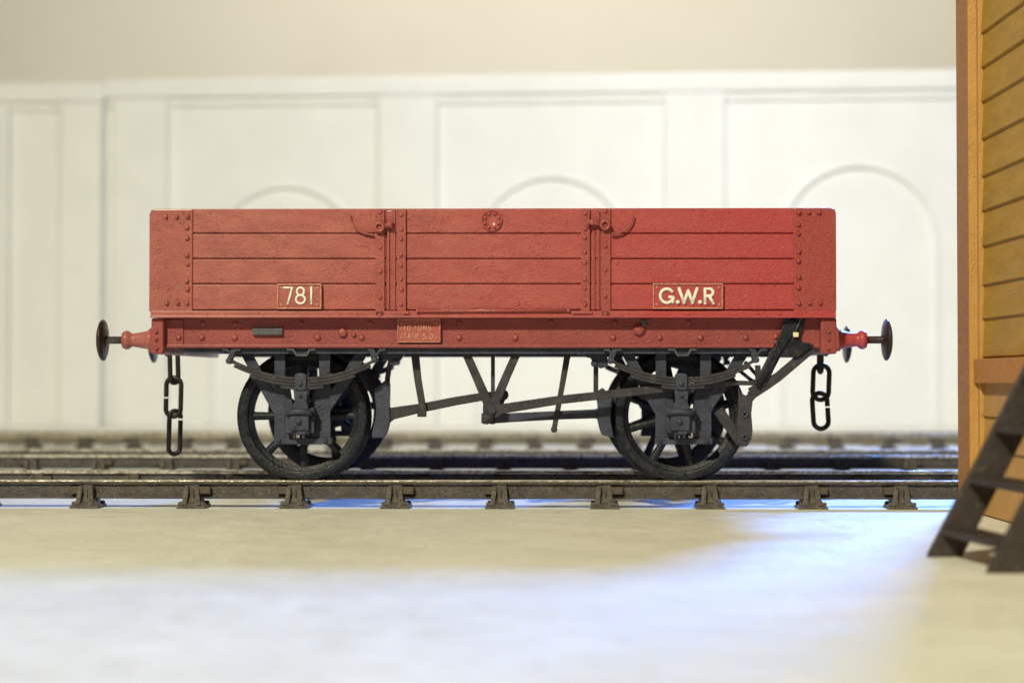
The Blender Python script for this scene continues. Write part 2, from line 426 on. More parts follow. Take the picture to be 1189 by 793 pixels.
# latches
def latch(cx, cy, pin, handle):
    m = MB(); d = -.075
    c = L(cx, cy, d)
    ring = [c+Vector((.047*math.cos(a), 0, .047*math.sin(a))) for a in [2*PI*k/20 for k in range(20)]]
    m.tube(ring, .020, 10, closed=True)
    m.lathe([(.045,.05),(.045,.012),(.0,.012)], c, 'Y', 18)
    o = wb(m, 'latch_ring', M['red_iron'])
    p = MB(); a = L(pin[0], pin[1], -.06); b = L(pin[2], pin[3], -.06)
    p.tube([a, a.lerp(b,.4), a.lerp(b,.55), b], [.028,.026,.036,.034], 12)
    p.tube([b+Vector((0,-.008,.045)), b+Vector((0,-.008,-.05))], .017, 8)
    op = wb(p, 'latch_pin', M['red_iron'])
    hm = MB(); pts = [L(x, y, dd) for x, y, dd in handle]
    # smooth
    sm = []
    for i in range(len(pts)-1):
        p0 = pts[max(0,i-1)]; p1 = pts[i]; p2 = pts[i+1]; p3 = pts[min(len(pts)-1,i+2)]
        for t in (0,.25,.5,.75):
            sm.append(.5*((2*p1)+(p2-p0)*t+(2*p0-5*p1+4*p2-p3)*t*t+(3*p1-p0-3*p2+p3)*t**3))
    sm.append(pts[-1])
    hm.tube(sm, [.009+.005*(i/len(sm)) for i in range(len(sm))], 8, flat=1.1)
    oh = wb(hm, 'latch_handle', M['red_dark'] if cx > 500 else M['red_iron'])
latch(440.3, 263.8, (447,262,454.5,260.5), [(406.5,249.5,-.036),(407.8,256,-.036),(411.5,263,-.036),(417,268.3,-.036),(425,271.6,-.036),(433.5,272.8,-.036)])
latch(702.8, 261.2, (697,260.5,683,257.6), [(735.8,249.5,-.05),(733.8,257,-.05),(729.5,264,-.05),(723.5,268.8,-.05),(716.5,271.2,-.05),(709.5,271.6,-.05)])
# round patch on the door
mb = MB(); c = L(571, 256.3, 0); mb.lathe([(.122,.01),(.122,-.018),(.118,-.022),(.114,-.022),(.112,-.012),(0,-.012)], c, 'Y', 24)
for k in range(8):
    a = 2*PI*(k+.5)/8; mb.dome(c+Vector((.084*math.cos(a),-.012,.084*math.sin(a))), .023, .026)
wb(mb, 'round_boss', M['red'])
# rod along the bottom of the door
mb = MB(); mb.tube([L(485,361.0,-.05), L(660,360.4,-.05)], .018, 10); mb.dome(L(485,361,-.055), .024); mb.dome(L(660,360.4,-.055), .024)
for x in (520,572,628): mb.pb(x, 358.5, x+3, 363.5, -.045, 0)
wb(mb, 'door_rod', M['red'])

# plates
def plate(x0, y0, x1, y1, d0, name, text_fn, rim=True, matl=None, label=None, rimw=2.0):
    m = MB(); m.pb(x0, y0, x1, y1, d0, d0+.06)
    o = wb(m, name, M['red'], bevel=.006, label=label)
    r = MB(); t = d0-.016
    r.pb(x0, y0, x1, y0+rimw, t, d0+.01); r.pb(x0, y1-rimw, x1, y1, t, d0+.01, )
    r.pb(x0, y0+rimw, x0+rimw, y1-rimw, t+.001, d0+.01); r.pb(x1-rimw, y0+rimw, x1, y1-rimw, t+.001, d0+.01)
    for (a, b) in ((x0+4.6,y0+5),(x1-4.6,y0+5),(x0+4.6,y1-5),(x1-4.6,y1-5)): r.rv(a, b, d0, 1.4, .012)
    wb(r, 'rim', M['redworn'], parent=o, bevel=.006)
    tm = MB(); text_fn(tm, d0); wb(tm, 'lettering', matl or M['white'], parent=o)
    return o
plate(321.5, 329.3, 373.3, 359, -.045, 'number_plate', lambda m, d: letters(m, '781', 329, 352.6, 19.0, 2.7, d-.006, 0, xs=[329.3, 343.3, 360.2]), label='raised number plate reading 781')
plate(758, 328.8, 839.8, 358.8, -.045, 'company_plate', lambda m, d: letters(m, 'G.W.R', 766, 352.2, 17.2, 3.8, d-.006, 0, xs=[766.2, 785.8, 788.6, 811.5, 817.8]), label='raised company plate reading G.W.R')
def tare(m, d):
    letters(m, '10 TONS', 468, 384.2, 6.4, 1.15, d-.002, 1.6, xs=[469.5, 473, 478, 480.5, 485.5, 491.5, 497.3])
    letters(m, 'TARE 5.0', 466.5, 394.2, 6.8, 1.25, d-.002, 1.3, xs=[468.5, 473.2, 478.6, 484, 487, 491.3, 496.2, 499])
plate(461.5, 370, 511.5, 397.6, .085, 'tare_plate', tare, matl=M['pinkish'], rimw=1.3)

# ---------------- underframe
DS = .135        # solebar face
mb = MB()
mb.pb(188, 369.5, 957, 403.0, DS, DS+.10, dref=DS)
mb.pb(189, 399.8, 956, 403.8, DS-.035, DS+.02, dref=DS-.035)
mb.pb(190, 371, 213, 402.5, DS-.018, DS)
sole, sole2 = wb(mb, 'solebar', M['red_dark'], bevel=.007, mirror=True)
mb = MB()
for x in (207.5,234.5,272.5,369,420,533,598.5,712,766,813.5,866,901): mb.rv(x, 392.3 if x != 901 else 391, DS-.018 if x == 207.5 else DS, 3.0, .026)
for x, y in ((236,375.5),(273,376),(350,375),(430,375),(533,374.5),(640,374),(714,374.5),(800,374.5),(205,376)): mb.rv(x, y, DS, 2.6, .02)
mb.lathe([(.052,.03),(.052,-.03),(.035,-.036),(.0,-.036)], L(398,386.5,DS), 'Y', 8); mb.rv(411,389,DS,2.2)
mb.lathe([(.075,.03),(.075,-.02),(.04,-.035),(.0,-.035)], L(742,383,DS), 'Y', 8)
wb(mb, 'bolt', M['red_dark'], parent=sole, split=True)
mb = MB(); mb.pb(293, 381.3, 328, 388.8, DS-.05, DS+.01); wb(mb, 'label_clip', M['label'], bevel=.006)
mb = MB(); mb.pb(745, 371, 751, 379, DS-.045, DS+.01); wb(mb, 'door_stop', M['label'], bevel=.012)
# dark inner bearer under each solebar + cross members
mb = MB(); mb.pb(213, 403.2, 944, 410.8, DS+.03, DS+.16, dref=DS+.03); wb(mb, 'bearer', M['iron'], bevel=.006, mirror=True)
for px in (300, 405, 572, 745, 848):
    x = L(px, 405, .5).x; mb = MB(); mb.box(x-.06, .3, zz(404,.5), x+.06, W-.3, zz(368,.5)); wb(mb, 'cross_member', M['iron'])
# headstocks
hz0, hz1 = zz(411, .05), zz(369.5, .05)
for xa, xb in ((L(175.5,390,.02).x, L(190,390,.02).x), (L(953,390,.02).x, L(971.5,390,.02).x)):
    mb = MB(); mb.box(xa, .015, hz0, xb, W-.015, hz1)
    s = -1 if xa < 0 else 1
    xo = xa if s < 0 else xb
    for y in (.40, W-.40):     # buffer pads
        pass
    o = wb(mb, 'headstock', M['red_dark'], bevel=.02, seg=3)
    nb = MB()
    for z in (.12, .2, .3): nb.rv(181.5 if s < 0 else 962, 372+z*110, .015, 2.0)
    wb(nb, 'bolt', M['red_dark'], parent=o, split=True)
# brackets joining the headstock
mb = MB(); mb.pp([(173.5,383),(180,373),(180,410),(174.5,410)], .02, .30); wb(mb, 'end_bracket', M['red_dark'], bevel=.012)
mb = MB(); mb.pp([(966,371),(974.5,384),(975,405),(966,409)], .02, .30); wb(mb, 'end_bracket', M['red_dark'], bevel=.012)

# buffers
def buffer(side, yc):
    zc = zz(394.6, .4) if False else L(594, 394.8, .42).z
    xs = (L(176,395,.4).x, -1) if side < 0 else (L(972,395,.4).x, 1)
    x0, s = xs
    c = (x0, yc, zc)
    g = MB(); P = [(.0,-.02),(.135,-.02),(.135,.03),(.108,.05),(.100,.10),(.082,.20),(.078,.235),(.098,.26),(.112,.285),(.112,.31),(.095,.345),(.06,.355),(.0,.355)]
    g.lathe([(r, s*h) for r, h in P], c, 'X', 28)
    o = wb(g, 'buffer', M['red'])
    sh = MB(); sh.lathe([(.0,s*.34),(.044,s*.34),(.044,s*.52),(.07,s*.545),(0,s*.545)], c, 'X', 16); wb(sh, 'buffer_shank', M['steel'] if side < 0 else M['bufhead'], parent=o)
    hd = MB(); P = [(0,.50),(.075,.502),(.15,.512),(.215,.522),(.243,.535),(.247,.548),(.235,.565),(.18,.588),(.09,.602),(.0,.606)]
    hd.lathe([(r, s*h) for r, h in P], (c[0]+s*.036, c[1], c[2]), 'X', 36); wb(hd, 'buffer_head', M['bufhead'], parent=o)
for side in (-1, 1):
    for yc in (.42, W-.42): buffer(side, yc)

# coupling hooks and chains (centre of each headstock)
def link_pts(c, hl, hw, ax, rot=0, gap=None, n=64):
    """stadium loop in plane spanned by z and axis ax; gap=(a,b) fraction left open"""
    pts = []; st = hl-hw; per = 4*st+2*PI*hw
    for k in range(n):
        q = per*k/n
        # start mid of the right-hand side, go up and round
        if q < st: u, v = hw, q
        elif q < st+PI*hw: a = (q-st)/hw; u, v = hw*math.cos(a), st+hw*math.sin(a)
        elif q < 3*st+PI*hw: u, v = -hw, st-(q-st-PI*hw)
        elif q < 3*st+2*PI*hw: a = PI+(q-3*st-PI*hw)/hw; u, v = hw*math.cos(a), -st+hw*math.sin(a)
        else: u, v = hw, -st+(q-3*st-2*PI*hw)
        u2, v2 = u*math.cos(rot)-v*math.sin(rot), u*math.sin(rot)+v*math.cos(rot)
        pts.append(Vector(c)+Vector(ax)*u2+Vector((0,0,1))*v2)
    return pts
def chain(links, hookx, s, dz):
    root_m = MB(); yc = W/2
    z0 = links[0][1]
    # draw hook
    zc = L(594, 397, yc).z
    root_m.tube([(hookx-s*.12,yc,zc),(hookx+s*.02,yc,zc),(hookx+s*.10,yc,zc-.03),(hookx+s*.12,yc,zc-.10),(hookx+s*.06,yc,zc-.16),(hookx+s*.0,yc,zc-.14)], [.05,.05,.045,.04,.03,.018], 10)
    o = wb(root_m, 'coupling_hook', M['chain'])
    for cx, cy, hl, hw, ax, rot, gap in links:
        c = L(cx, cy, yc); m = MB(); k = (F+yc)/F/100
        pts = link_pts(c, hl*k, hw*k, ax, rot)
        if gap is not None:
            n = len(pts); pts = pts[gap+1:]+pts[:gap+1]
            m.tube(pts, .031, 10)
        else: m.tube(pts, .031, 10, closed=True)
        wb(m, 'chain_link', M['chain'], parent=o)
    return o
AX = (1,0,0); AY = (.45,.89,0)
hxl = L(200, 400, W/2).x; hxr = L(953, 400, W/2).x
chain([(202,424,20.5,5.0,(.8,.6,0),.03,None),(201.5,461,22.5,8.6,AX,-.02,32),(202.8,502,25,6.6,(.9,.43,0),-.02,8)], hxl, -1, 0)
chain([(952.5,418,14,4,AY,0,None),(953.3,444,20,9.2,AX,-.04,None),(952.5,477,20.5,8.6,AX,.06,2)], hxr, 1, 0)

# ---------------- wheels
RAILZ = zz(557.6, .47); WR = .760
AXX = [L(348.3, 470, .2).x, L(790.8, 470, .2).x]
ZC = RAILZ + WR
def wheel_profile(mi):
    # (r, d) outer face at d=.46
    P = [(.60,.585),(.60,.50),(.655,.485),(.658,.462),(.675,.455),(WR-.012,.455),(WR,.466),(WR,.565),(WR+.018,.578),(WR+.048,.590),(WR+.048,.610),(WR+.02,.62),(.66,.62),(.60,.605)]
    return P
for ax in AXX:
    for far in (0, 1):
        f = (lambda d: W-d) if far else (lambda d: d)
        # parts kept in near coordinates and mirrored when far
        tm = MB(); tm.lathe([(r, d) for r, d in wheel_profile(0)], (ax, 0, ZC), 'Y', 96, closed=True)
        hm = MB(); hm.lathe([(0,.44),(.075,.44),(.11,.455),(.135,.475),(.145,.50),(.145,.60),(.10,.62),(.0,.62)], (ax,0,ZC), 'Y', 28)
        sp = MB(); ph = math.radians(0 if ax < 0 else 14) + (.15 if far else 0)
        for k in range(8):
            a = ph+2*PI*k/8; ca, sa = math.cos(a), math.sin(a)
            def pt(r, t, d): return (ax+r*ca-t*sa, d, ZC+r*sa+t*ca)
            vs = []
            for r, t, e in ((.10,.062,.045),(.35,.047,.036),(.625,.056,.042)):
                n = 8
                for q in range(n):
                    b = 2*PI*(q+.5)/n; vs.append(pt(r, t*math.cos(b), .545+e*math.sin(b)))
            fs = []
            for i in range(2):
                for q in range(8): fs.append((i*8+q, i*8+(q+1)%8, (i+1)*8+(q+1)%8, (i+1)*8+q))
            sp.add(vs, fs, True)
        if far:
            for m_ in (tm, hm, sp):
                m_.v = [Vector((v.x, W-v.y, v.z)) for v in m_.v]; m_.f = [q[::-1] for q in m_.f]
        wo = wb(sp, 'wheel', M['wheel']); wb(tm, 'tyre', M['wheel'], parent=wo, bevel=.004); wb(hm, 'hub', M['wheel'], parent=wo)
    am = MB(); am.tube([(ax, .2, ZC), (ax, W-.2, ZC)], .055, 14); wb(am, 'axle', M['wheel'])

# ---------------- axleguards, springs, axleboxes  (pixel layout relative to left axle x=348)
def gear(dx):
    S = lambda pts: [(x+dx, y) for x, y in pts]
    m = MB(); d0, d1 = .27, .31
    m.pp(S([(318.5,410),(331,410),(331,513),(318.5,513)]), d0, d1)
    m.pp(S([(370.3,410),(383.2,410),(383.4,513),(371,513)]), d0, d1)
    m.strip(S([(285,409),(302,440),(324,476)]), [12,12,15], d0+.003, d1+.004)
    m.strip(S([(420.5,409),(401,441),(377,473)]), [13,12,15], d0+.003, d1+.004)
    m.pp(S([(330.6,452),(337,452),(340,470),(341,509),(330.6,509)]), d0+.006, d1-.004)
    m.pp(S([(362,462),(366,452),(371.4,452),(371.4,509),(362,509)]), d0+.006, d1-.004)
    ag = wb(m, 'axleguard', M['iron'], bevel=.006, mirror=True)
    t = MB(); t.pb(318+dx, 508.6, 385+dx, 515.8, d0-.03, d1+.01)
    for x in (324, 378): t.rv(x+dx, 511.8, d0-.03, 2.3, .03)
    wb(t, 'tie_bar', M['iron'], bevel=.009, mirror=True)
    # spring
    sp = MB()
    def ly(x, off): u = (x-350.5)/85.0; return 439.6-21.5*u*u+off
    for i, hl in enumerate((86, 79, 61, 25)):
        n = 18; pts = []
        for k in range(n+1):
            x = 350.5-hl+2*hl*k/n; pts.append((x+dx, ly(x, i*3.75)))
        sp.strip(pts, 3.2, .11+.004*(i%2), .235-.004*(i%2), dref=.11)
    wb(sp, 'leaf_spring', M['brake'] if True else M['iron'], bevel=.004, mirror=True)
    # end rollers and hangers
    for x, y in ((266.3,419.2),(435,418)):
        h = MB()
        h.lathe([(0,-.07),(.032,-.068),(.036,-.05),(.036,.10),(0,.10)], L(x+dx, y, .16), 'Y', 14)
        h.strip(S([(x-1,y),(x+(5 if x < 300 else -3),406)]), 6, .125, .22)
        h.strip(S([(x-8,405.5),(x-2,406.5),(x+2,412),(x+6,406.5),(x+13,405.5)]), 3.2, .12, .20)
        wb(h, 'spring_hanger', M['iron'], mirror=True, bevel=.004)
    # hat bracket on solebar bottom
    k = MB(); k.strip(S([(333,405.6),(340.5,405.8),(344,412.3),(356,412.3),(359.5,405.8),(366,405.6)]), 2.6, .12, .20)
    wb(k, 'bump_stop', M['label'], mirror=True, bevel=.003)
    # buckle + shackle
    b = MB(); b.pb(342+dx, 434.5, 355.6+dx, 453, .075, .25); b.pp(S([(340.5,450),(357.5,450),(356,468),(342,468)]), .095, .25)
    b.pp(S([(342,436),(346,433.2),(352,433.2),(355.6,436)]), .085, .24)
    b.rv(348.5+dx, 445.5, .075, 2.6, .03); b.rv(344+dx, 450.5, .085, 1.6); b.rv(354+dx, 450.8, .085, 1.6); b.rv(348.8+dx, 459, .095, 2.0, .03)
    wb(b, 'spring_buckle', M['iron'], bevel=.010, mirror=True)
    # axlebox
    a = MB()
    a.pb(336+dx, 481, 358.5+dx, 500, .055, .30); a.pb(331+dx, 474, 365+dx, 503, .13, .42)
    dome = [(338.5,477)]+[(348.4-9.8*math.cos(t*PI/8), 475-11.5*math.sin(t*PI/8)) for t in range(9)]+[(358.3,477)]
    a.pp(S(dome), .06, .28)
    a.pp(S([(337,499),(359,499),(354,505),(341,505)]), .075, .30)
    ab = wb(a, 'axlebox', M['iron'], bevel=.014, seg=3, mirror=True)
    l = MB(); l.tube([L(333+dx,478.8,.05), L(347+dx,477.8,.045), L(361.5+dx,478.8,.05)], .036, 10)
    wb(l, 'axlebox_lid', M['iron'], parent=ab[0]); l = MB()
    l.lathe([(.035,.02),(.034,-.02),(.02,-.036),(0,-.038)], L(346.5+dx,489.5,.055), 'Y', 12)
    l.pb(337.5+dx, 496, 343+dx, 499, .03, .07)
    l.rv(333.5+dx, 479, .09, 2.4); l.rv(362.5+dx, 476, .10, 2.4); l.rv(364+dx,485,.12,1.8)
    for x in (341.5,352): l.pb(x+dx-1.2, 505, x+dx+1.2, 508.5, .1, .2)
    wb(l, 'nut', M['iron'], parent=ab[0], split=True)
gear(0); gear(442.7)

# ---------------- brake gear
def shoe(pts, hang, name='brake_shoe', d0=.44, d1=.60, mat='iron'):
    m = MB(); m.pp(pts, d0, d1); o = wb(m, name, M[mat], bevel=.012, seg=3)
    h = MB(); h.strip(hang, 5.5, d0+.04, d0+.12); wb(h, 'shoe_hanger', M['brake'], bevel=.006)
shoe([(434,452),(449,440),(452.5,447),(452,468),(453,487),(450,500),(446,508),(432,508.5),(431.5,503),(435,490),(436.5,475)], [(456,410),(452,425),(449.5,440),(450,452)])
shoe([(713,508),(699,505),(696,497),(693.5,486),(694,470),(691.5,456),(700,450),(711,462),(708.5,476),(709.5,490)], [(692.5,410),(692,430),(692,455)])
# lumps beside inner spring eyes
mb = MB(); mb.pp([(443,410),(470,410),(465,418),(458,424),(452,423),(449,416),(444,420)], .30, .42); mb.lathe([(0,-.03),(.04,-.03),(.04,.1),(0,.1)], L(460,420,.32), 'Y', 12)
wb(mb, 'brake_bracket', M['iron'], bevel=.01); mb = MB()
mb.pp([(668,410),(705,410),(706,425),(698,428),(690,424),(686,416),(676,413)], .30, .42); mb.lathe([(0,-.03),(.04,-.03),(.04,.1),(0,.1)], L(690,422,.32), 'Y', 12)
wb(mb, 'brake_bracket', M['iron'], bevel=.01)
# push rods (near side, in line with the wheels)
mb = MB(); mb.strip([(447,483),(456,480),(490,473.5),(530,465.5),(560,460.5),(582,458)], [20,14,10.5,10,9.5,9], .47, .55, dref=.47)
mb.lathe([(0,-.06),(.058,-.06),(.066,-.03),(.066,.14),(0,.14)], L(584,458.6,.47), 'Y', 14)
wb(mb, 'push_rod', M['brake'], bevel=.012, seg=3)
mb = MB(); mb.strip([(560,487),(600,484.5),(650,482),(690,480.5),(703,480)], [11,10.5,10,10.5,16], .47, .55, dref=.47)
wb(mb, 'push_rod', M['iron'], bevel=.012, seg=3)
mb = MB(); mb.strip([(574,484),(585,456)], 9, .40, .46, dref=.47); mb.strip([(574,480),(562,489)], 11, .40, .46, dref=.47)
wb(mb, 'brake_crank', M['iron'], bevel=.01)
# V hanger
mb = MB()
mb.strip([(540.5,409),(553,437),(567,469)], [9.5,10,11], .24, .285); mb.strip([(600.5,409),(588,437),(574.5,469)], [9.5,10,11], .242, .283)
mb.pp([(561,462),(581,462),(580.5,484),(573,491),(563,487),(560.5,478)], .225, .285)
mb.dome(L(570.5,475,.225), .065, .03, 16); mb.dome(L(570.5,475,.20), .03, .025, 8)
wb(mb, 'brake_hanger', M['brake'], bevel=.009, mirror=False)
mb = MB(); mb.pb(570, 409, 574.6, 470, .50, .54); wb(mb, 'shaft_hanger', M['iron'], bevel=.006)
mb = MB()
mb.tube([(L(571,476,.22).x, .16, L(571,476,.22).z), (L(571,476,.22).x, W-.2, L(571,476,.22).z)], .05, 12); wb(mb, 'brake_shaft', M['iron'])
mb = MB(); a = L(559,485.5,.17); b = L(573,485.5,.17); mb.tube([a, b], .058, 14); mb.pb(569, 484, 574.5, 492.5, .16, .24); wb(mb, 'pivot_pin', M['brake'])
# safety loops
mb = MB(); mb.strip([(481.5,409),(485,440),(491,475)], [9.5,8.5,8], .40, .45); mb.pb(484.5, 474, 495, 484, .385, .46, dref=.4)
wb(mb, 'safety_loop', M['brake'], bevel=.012)
mb = MB(); mb.strip([(659.5,409),(652,452),(643.5,498)], [7.5,6.5,6], .40, .44); mb.dome(L(643.4,498.5,.40), .04, .03)
wb(mb, 'safety_loop', M['brake'], bevel=.010)
# brake lever: from the V hanger out along the wagon, up to the handle in its guide
mb = MB(); mb.strip([(571,479),(584,474.5),(650,464.2),(748,453.5),(800,449),(852,444.5),(880,445)], [16,11.5,10,9.5,8,6,5], .185, .215)
wb(mb, 'brake_lever', M['brake'], bevel=.010)
mb = MB(); mb.strip([(878,447),(894,425),(904,405),(912,390),(920,372)], [6,8,9,13,16], .05, .075)
lh = wb(mb, 'lever_handle', M['wheel'], bevel=.008)
mb = MB(); mb.pp([(913,371.5),(922,369.5),(935.5,366.5),(934.5,375),(926.5,398),(914,404),(904,399)], .078, .10); wb(mb, 'lever_guard', M['wheel'], bevel=.010)
mb = MB(); mb.strip([(930.5,368),(927,377),(922.5,387)], [1.8,1.5,1.2], .035, .05); wb(mb, 'rubbed_edge', M['steel'], parent=lh)
mb = MB(); mb.pb(921, 385.8, 927.5, 391.4, .03, .055); wb(mb, 'lever_tip', M['cream'], parent=lh, bevel=.008)
# lever guide: two arms and a foot plate with two holes (bolt eyes)
mb = MB()
mb.strip([(904,404),(894,424),(884,444)], [14,13,14], .12, .15)
mb.strip([(944,402),(922,422),(903,438),(890,446),(872,457)], [13,11,11,13,14], .125, .152)
mb.pp([(857,449),(861,456),(866,459.5),(878,449),(881,458),(874,466),(872.5,480),(874,500),(872.5,510),(868,518),(861,518.5),(856,512),(855.5,495),(857.5,475)], .122, .155)
mb.strip([(880,424),(880.5,445)], 6.5, .128, .16); mb.strip([(865,420),(880,437)], 4, .3, .33)
wb(mb, 'lever_guide', M['brake'], bevel=.008)
mb = MB(); mb.pp([(898,399),(922,394),(946,401),(926,415),(902,415)], .085, .118); wb(mb, 'shade_block', M['wheel'], bevel=.01)  # black block added to stand in for the shadow around the lever guide
mb = MB()
for x, y in ((865,481),(864.5,507.5)): mb.lathe([(.038,.01),(.040,-.018),(.022,-.022),(.016,.0),(0,.0)], L(x,y,.122), 'Y', 14)
mb.rv(888,446,.122,2,.02); mb.rv(870,456,.122,1.6,.02)
wb(mb, 'bolt', M['iron'], split=True)
mb = MB(); mb.strip([(834,476),(848,496),(861,514.5)], [13,12,12], .165, .20); wb(mb, 'guide_stay', M['brake'], bevel=.012)
mb = MB(); mb.strip([(851,424),(872,441),(880,444)], [4,4,3], .42, .46); mb.strip([(868,407),(852,432)], 4, .45, .5); wb(mb, 'outer_shoe_link', M['iron'])

# ================================================================== TRACKS
def rail_mesh(x0, x1, dc, hd=.016):
    """bullhead rail centred on d=dc; returns side mesh and head mesh"""
    zt = RAILZ; zb = zt-.222
    prof = [(-.028,zb),(-.042,zb+.012),(-.042,zb+.030),(-.014,zb+.055),(-.014,zt-.070),(-.046,zt-.052),(-.052,zt-.040),(-.052,zt-.012)]
    full = prof + [(-d, z) for d, z in prof[::-1]]
    n = 60
    m = MB(); vs = []; k = len(full)
    for i in range(n+1):
        x = x0+(x1-x0)*i/n
        for d, z in full: vs.append((x, dc+d+random.uniform(-.0015,.0015), z+random.uniform(-.0015,.0015)))
    fs = []
    for i in range(n):
        for j in range(k-1): fs.append((i*k+j, i*k+j+1, (i+1)*k+j+1, (i+1)*k+j))
        fs.append((i*k+k-1, i*k, (i+1)*k, (i+1)*k+k-1))
    m.add(vs, fs)
    h = MB(); hp = [(-.0535,zt-hd),(-.052,zt-.006),(-.040,zt),(.040,zt),(.052,zt-.006),(.0535,zt-hd)]
    vs = []; fs = []; k = len(hp)
    for i in range(n+1):
        x = x0+(x1-x0)*i/n
        for d, z in hp: vs.append((x, dc+d, z))
    for i in range(n):
        for j in range(k-1): fs.append((i*k+j, i*k+j+1, (i+1)*k+j+1, (i+1)*k+j))
    h.add(vs, fs)
    return m, h
def chair_mesh():
    m = MB(); zt = RAILZ-.055
    # base plate
    def loft(rings):
        vs = [v for r in rings for v in r]; n = len(rings[0]); fs = []
        for i in range(len(rings)-1):
            for j in range(n): fs.append((i*n+j, i*n+(j+1)%n, (i+1)*n+(j+1)%n, (i+1)*n+j))
        fs.append(tuple(range(n))[::-1]); fs.append(tuple((len(rings)-1)*n+j for j in range(n)))
        m.add(vs, fs)
    R = lambda hx, y0, y1, z, ox=0: [(ox-hx, y0, z), (ox+hx, y0, z), (ox+hx, y1, z), (ox-hx, y1, z)]
    loft([R(.170,-.20,.20,.0), R(.168,-.20,.20,.025), R(.130,-.17,.17,.05), R(.115,-.12,.12,.075)])
    for s in (-1, 1):
        y0, y1 = sorted((s*.02, s*.135)); ya, yb = sorted((s*.02, s*.085)); yc, yd = sorted((s*.02, s*.07))
        loft([R(.12,y0,y1,.05), R(.09,ya,yb,.13), R(.080,yc,yd,zt-.03), R(.070,yc,yd,zt)])
        for ox, tw in ((-.066, -.012), (.050, .014)):
            e0, e1 = sorted((s*.05, s*.195)); f0, f1 = sorted((s*.05, s*.150)); g0, g1 = sorted((s*.05, s*.125)); h0, h1 = sorted((s*.05, s*.10))
            loft([R(.034,e0,e1,.045,ox+tw*2.4), R(.027,f0,f1,.10,ox+tw), R(.026,g0,g1,zt-.05,ox), R(.020,h0,h1,zt-.004,ox)])
            k0, k1 = sorted((s*.05, s*.12)); loft([R(.016,k0,k1,.05,ox*-.05), R(.012,*sorted((s*.05,s*.105)),zt-.04,ox*-.05)])
    for x in (-.135, .135):
        for y in (-.14, .14): m.lathe([(.030,.02),(.030,.062),(.018,.075),(0,.077)], (x, y, 0), 'Z', 8)
    return m
CHM = chair_mesh()
def make_chair(name='rail_chair'):
    o = CHM.build(name, M['chair'], None, bevel=.012, seg=2, jitter=.004)
    k = MB(); z = RAILZ-.125; k.box(-.05,-.098,z-.038,.200,-.012,z+.050); ko = k.build('key', M['key'], o, bevel=.012)
    return o, ko
proto_c, proto_k = make_chair()
proto_meshes = (proto_c.data, proto_k.data)
kL = MB(); z = RAILZ-.125; kL.box(-.200,-.098,z-.038,.05,-.012,z+.050)
keyL = kL.build('key', M['key'], None, bevel=.012).data
for o in [o for o in COL.objects if o.data in (keyL,) ]: bpy.data.objects.remove(o)
bpy.data.objects.remove(proto_k); bpy.data.objects.remove(proto_c)
def put_chair(root, x, y, left, jig=True):
    o = bpy.data.objects.new('rail_chair', proto_meshes[0]); COL.objects.link(o); o.parent = root
    o.location = (x, y, 0); o.rotation_euler = (0, 0, 0)
    if jig: o.rotation_euler.z += random.uniform(-.03,.03)
    b = o.modifiers.new('bevel','BEVEL'); b.width = .012; b.segments = 2; b.limit_method='ANGLE'
    flip = abs(o.rotation_euler.z) > 1.5
    k = bpy.data.objects.new('key', proto_meshes[1] if (left == flip) else keyL); COL.objects.link(k); k.parent = o
    k.location = (random.uniform(-.02,.02), .0, 0)
    if flip: k.rotation_euler.z = 0; 
    b = k.modifiers.new('bevel','BEVEL'); b.width = .010; b.segments = 2; b.limit_method='ANGLE'
GA = 2.30
def track(d_near, xs, half, label, hd=.016, mat='rail'):
    root = empty('railway_track', RW @ Vector((0, d_near+GA/2, 0)), YAW, label, 'railway track', 'parallel model railway tracks')
    for i, dc in enumerate((d_near, d_near+GA)):
        m, h = rail_mesh(-half, half, dc-(d_near+GA/2), max(hd, .045*i))
        r = m.build('rail', M[mat], root)
        h.build('rail_head', M['railtop'], r)
        for j, x in enumerate(xs): put_chair(root, x+(i*.03)+random.uniform(-.02,.02), dc-(d_near+GA/2), j % 2 == 0)
nearx = [L(x, 580, .40).x for x in (-24, 98, 221, 342, 461, 580, 704, 823, 945, 1047)] 
nearx += [nearx[-1]+1.2, nearx[-1]+2.4]; nearx = [nearx[0]-1.22] + nearx
track(.52, nearx, 9.5, 'nearest railway track carrying the red open wagon')
track(7.6, [-9.9+1.07*i for i in range(20)], 12, 'middle railway track right behind the wagon', .045)
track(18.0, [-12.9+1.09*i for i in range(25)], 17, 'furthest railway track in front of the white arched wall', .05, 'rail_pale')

# ================================================================== GROUND, ROOM
g = MB(); g.add([(-60,-19.5,0),(60,-19.5,0),(60,62,0),(-60,62,0)], [(0,1,2,3)]); g.add([(-60,-19.5,0),(60,-19.5,0),(60,-19.5,-1.2),(-60,-19.5,-1.2)], [(0,1,2,3)])
tag(g.build('ground', M['ground']), kind='structure', label='off-white painted baseboard under the tracks')
r = MB(); r.box(-90, 70, -12, 90, 70.5, 60); tag(r.build('room_wall', M['room']), kind='structure', label='blurred cream room wall behind the layout')

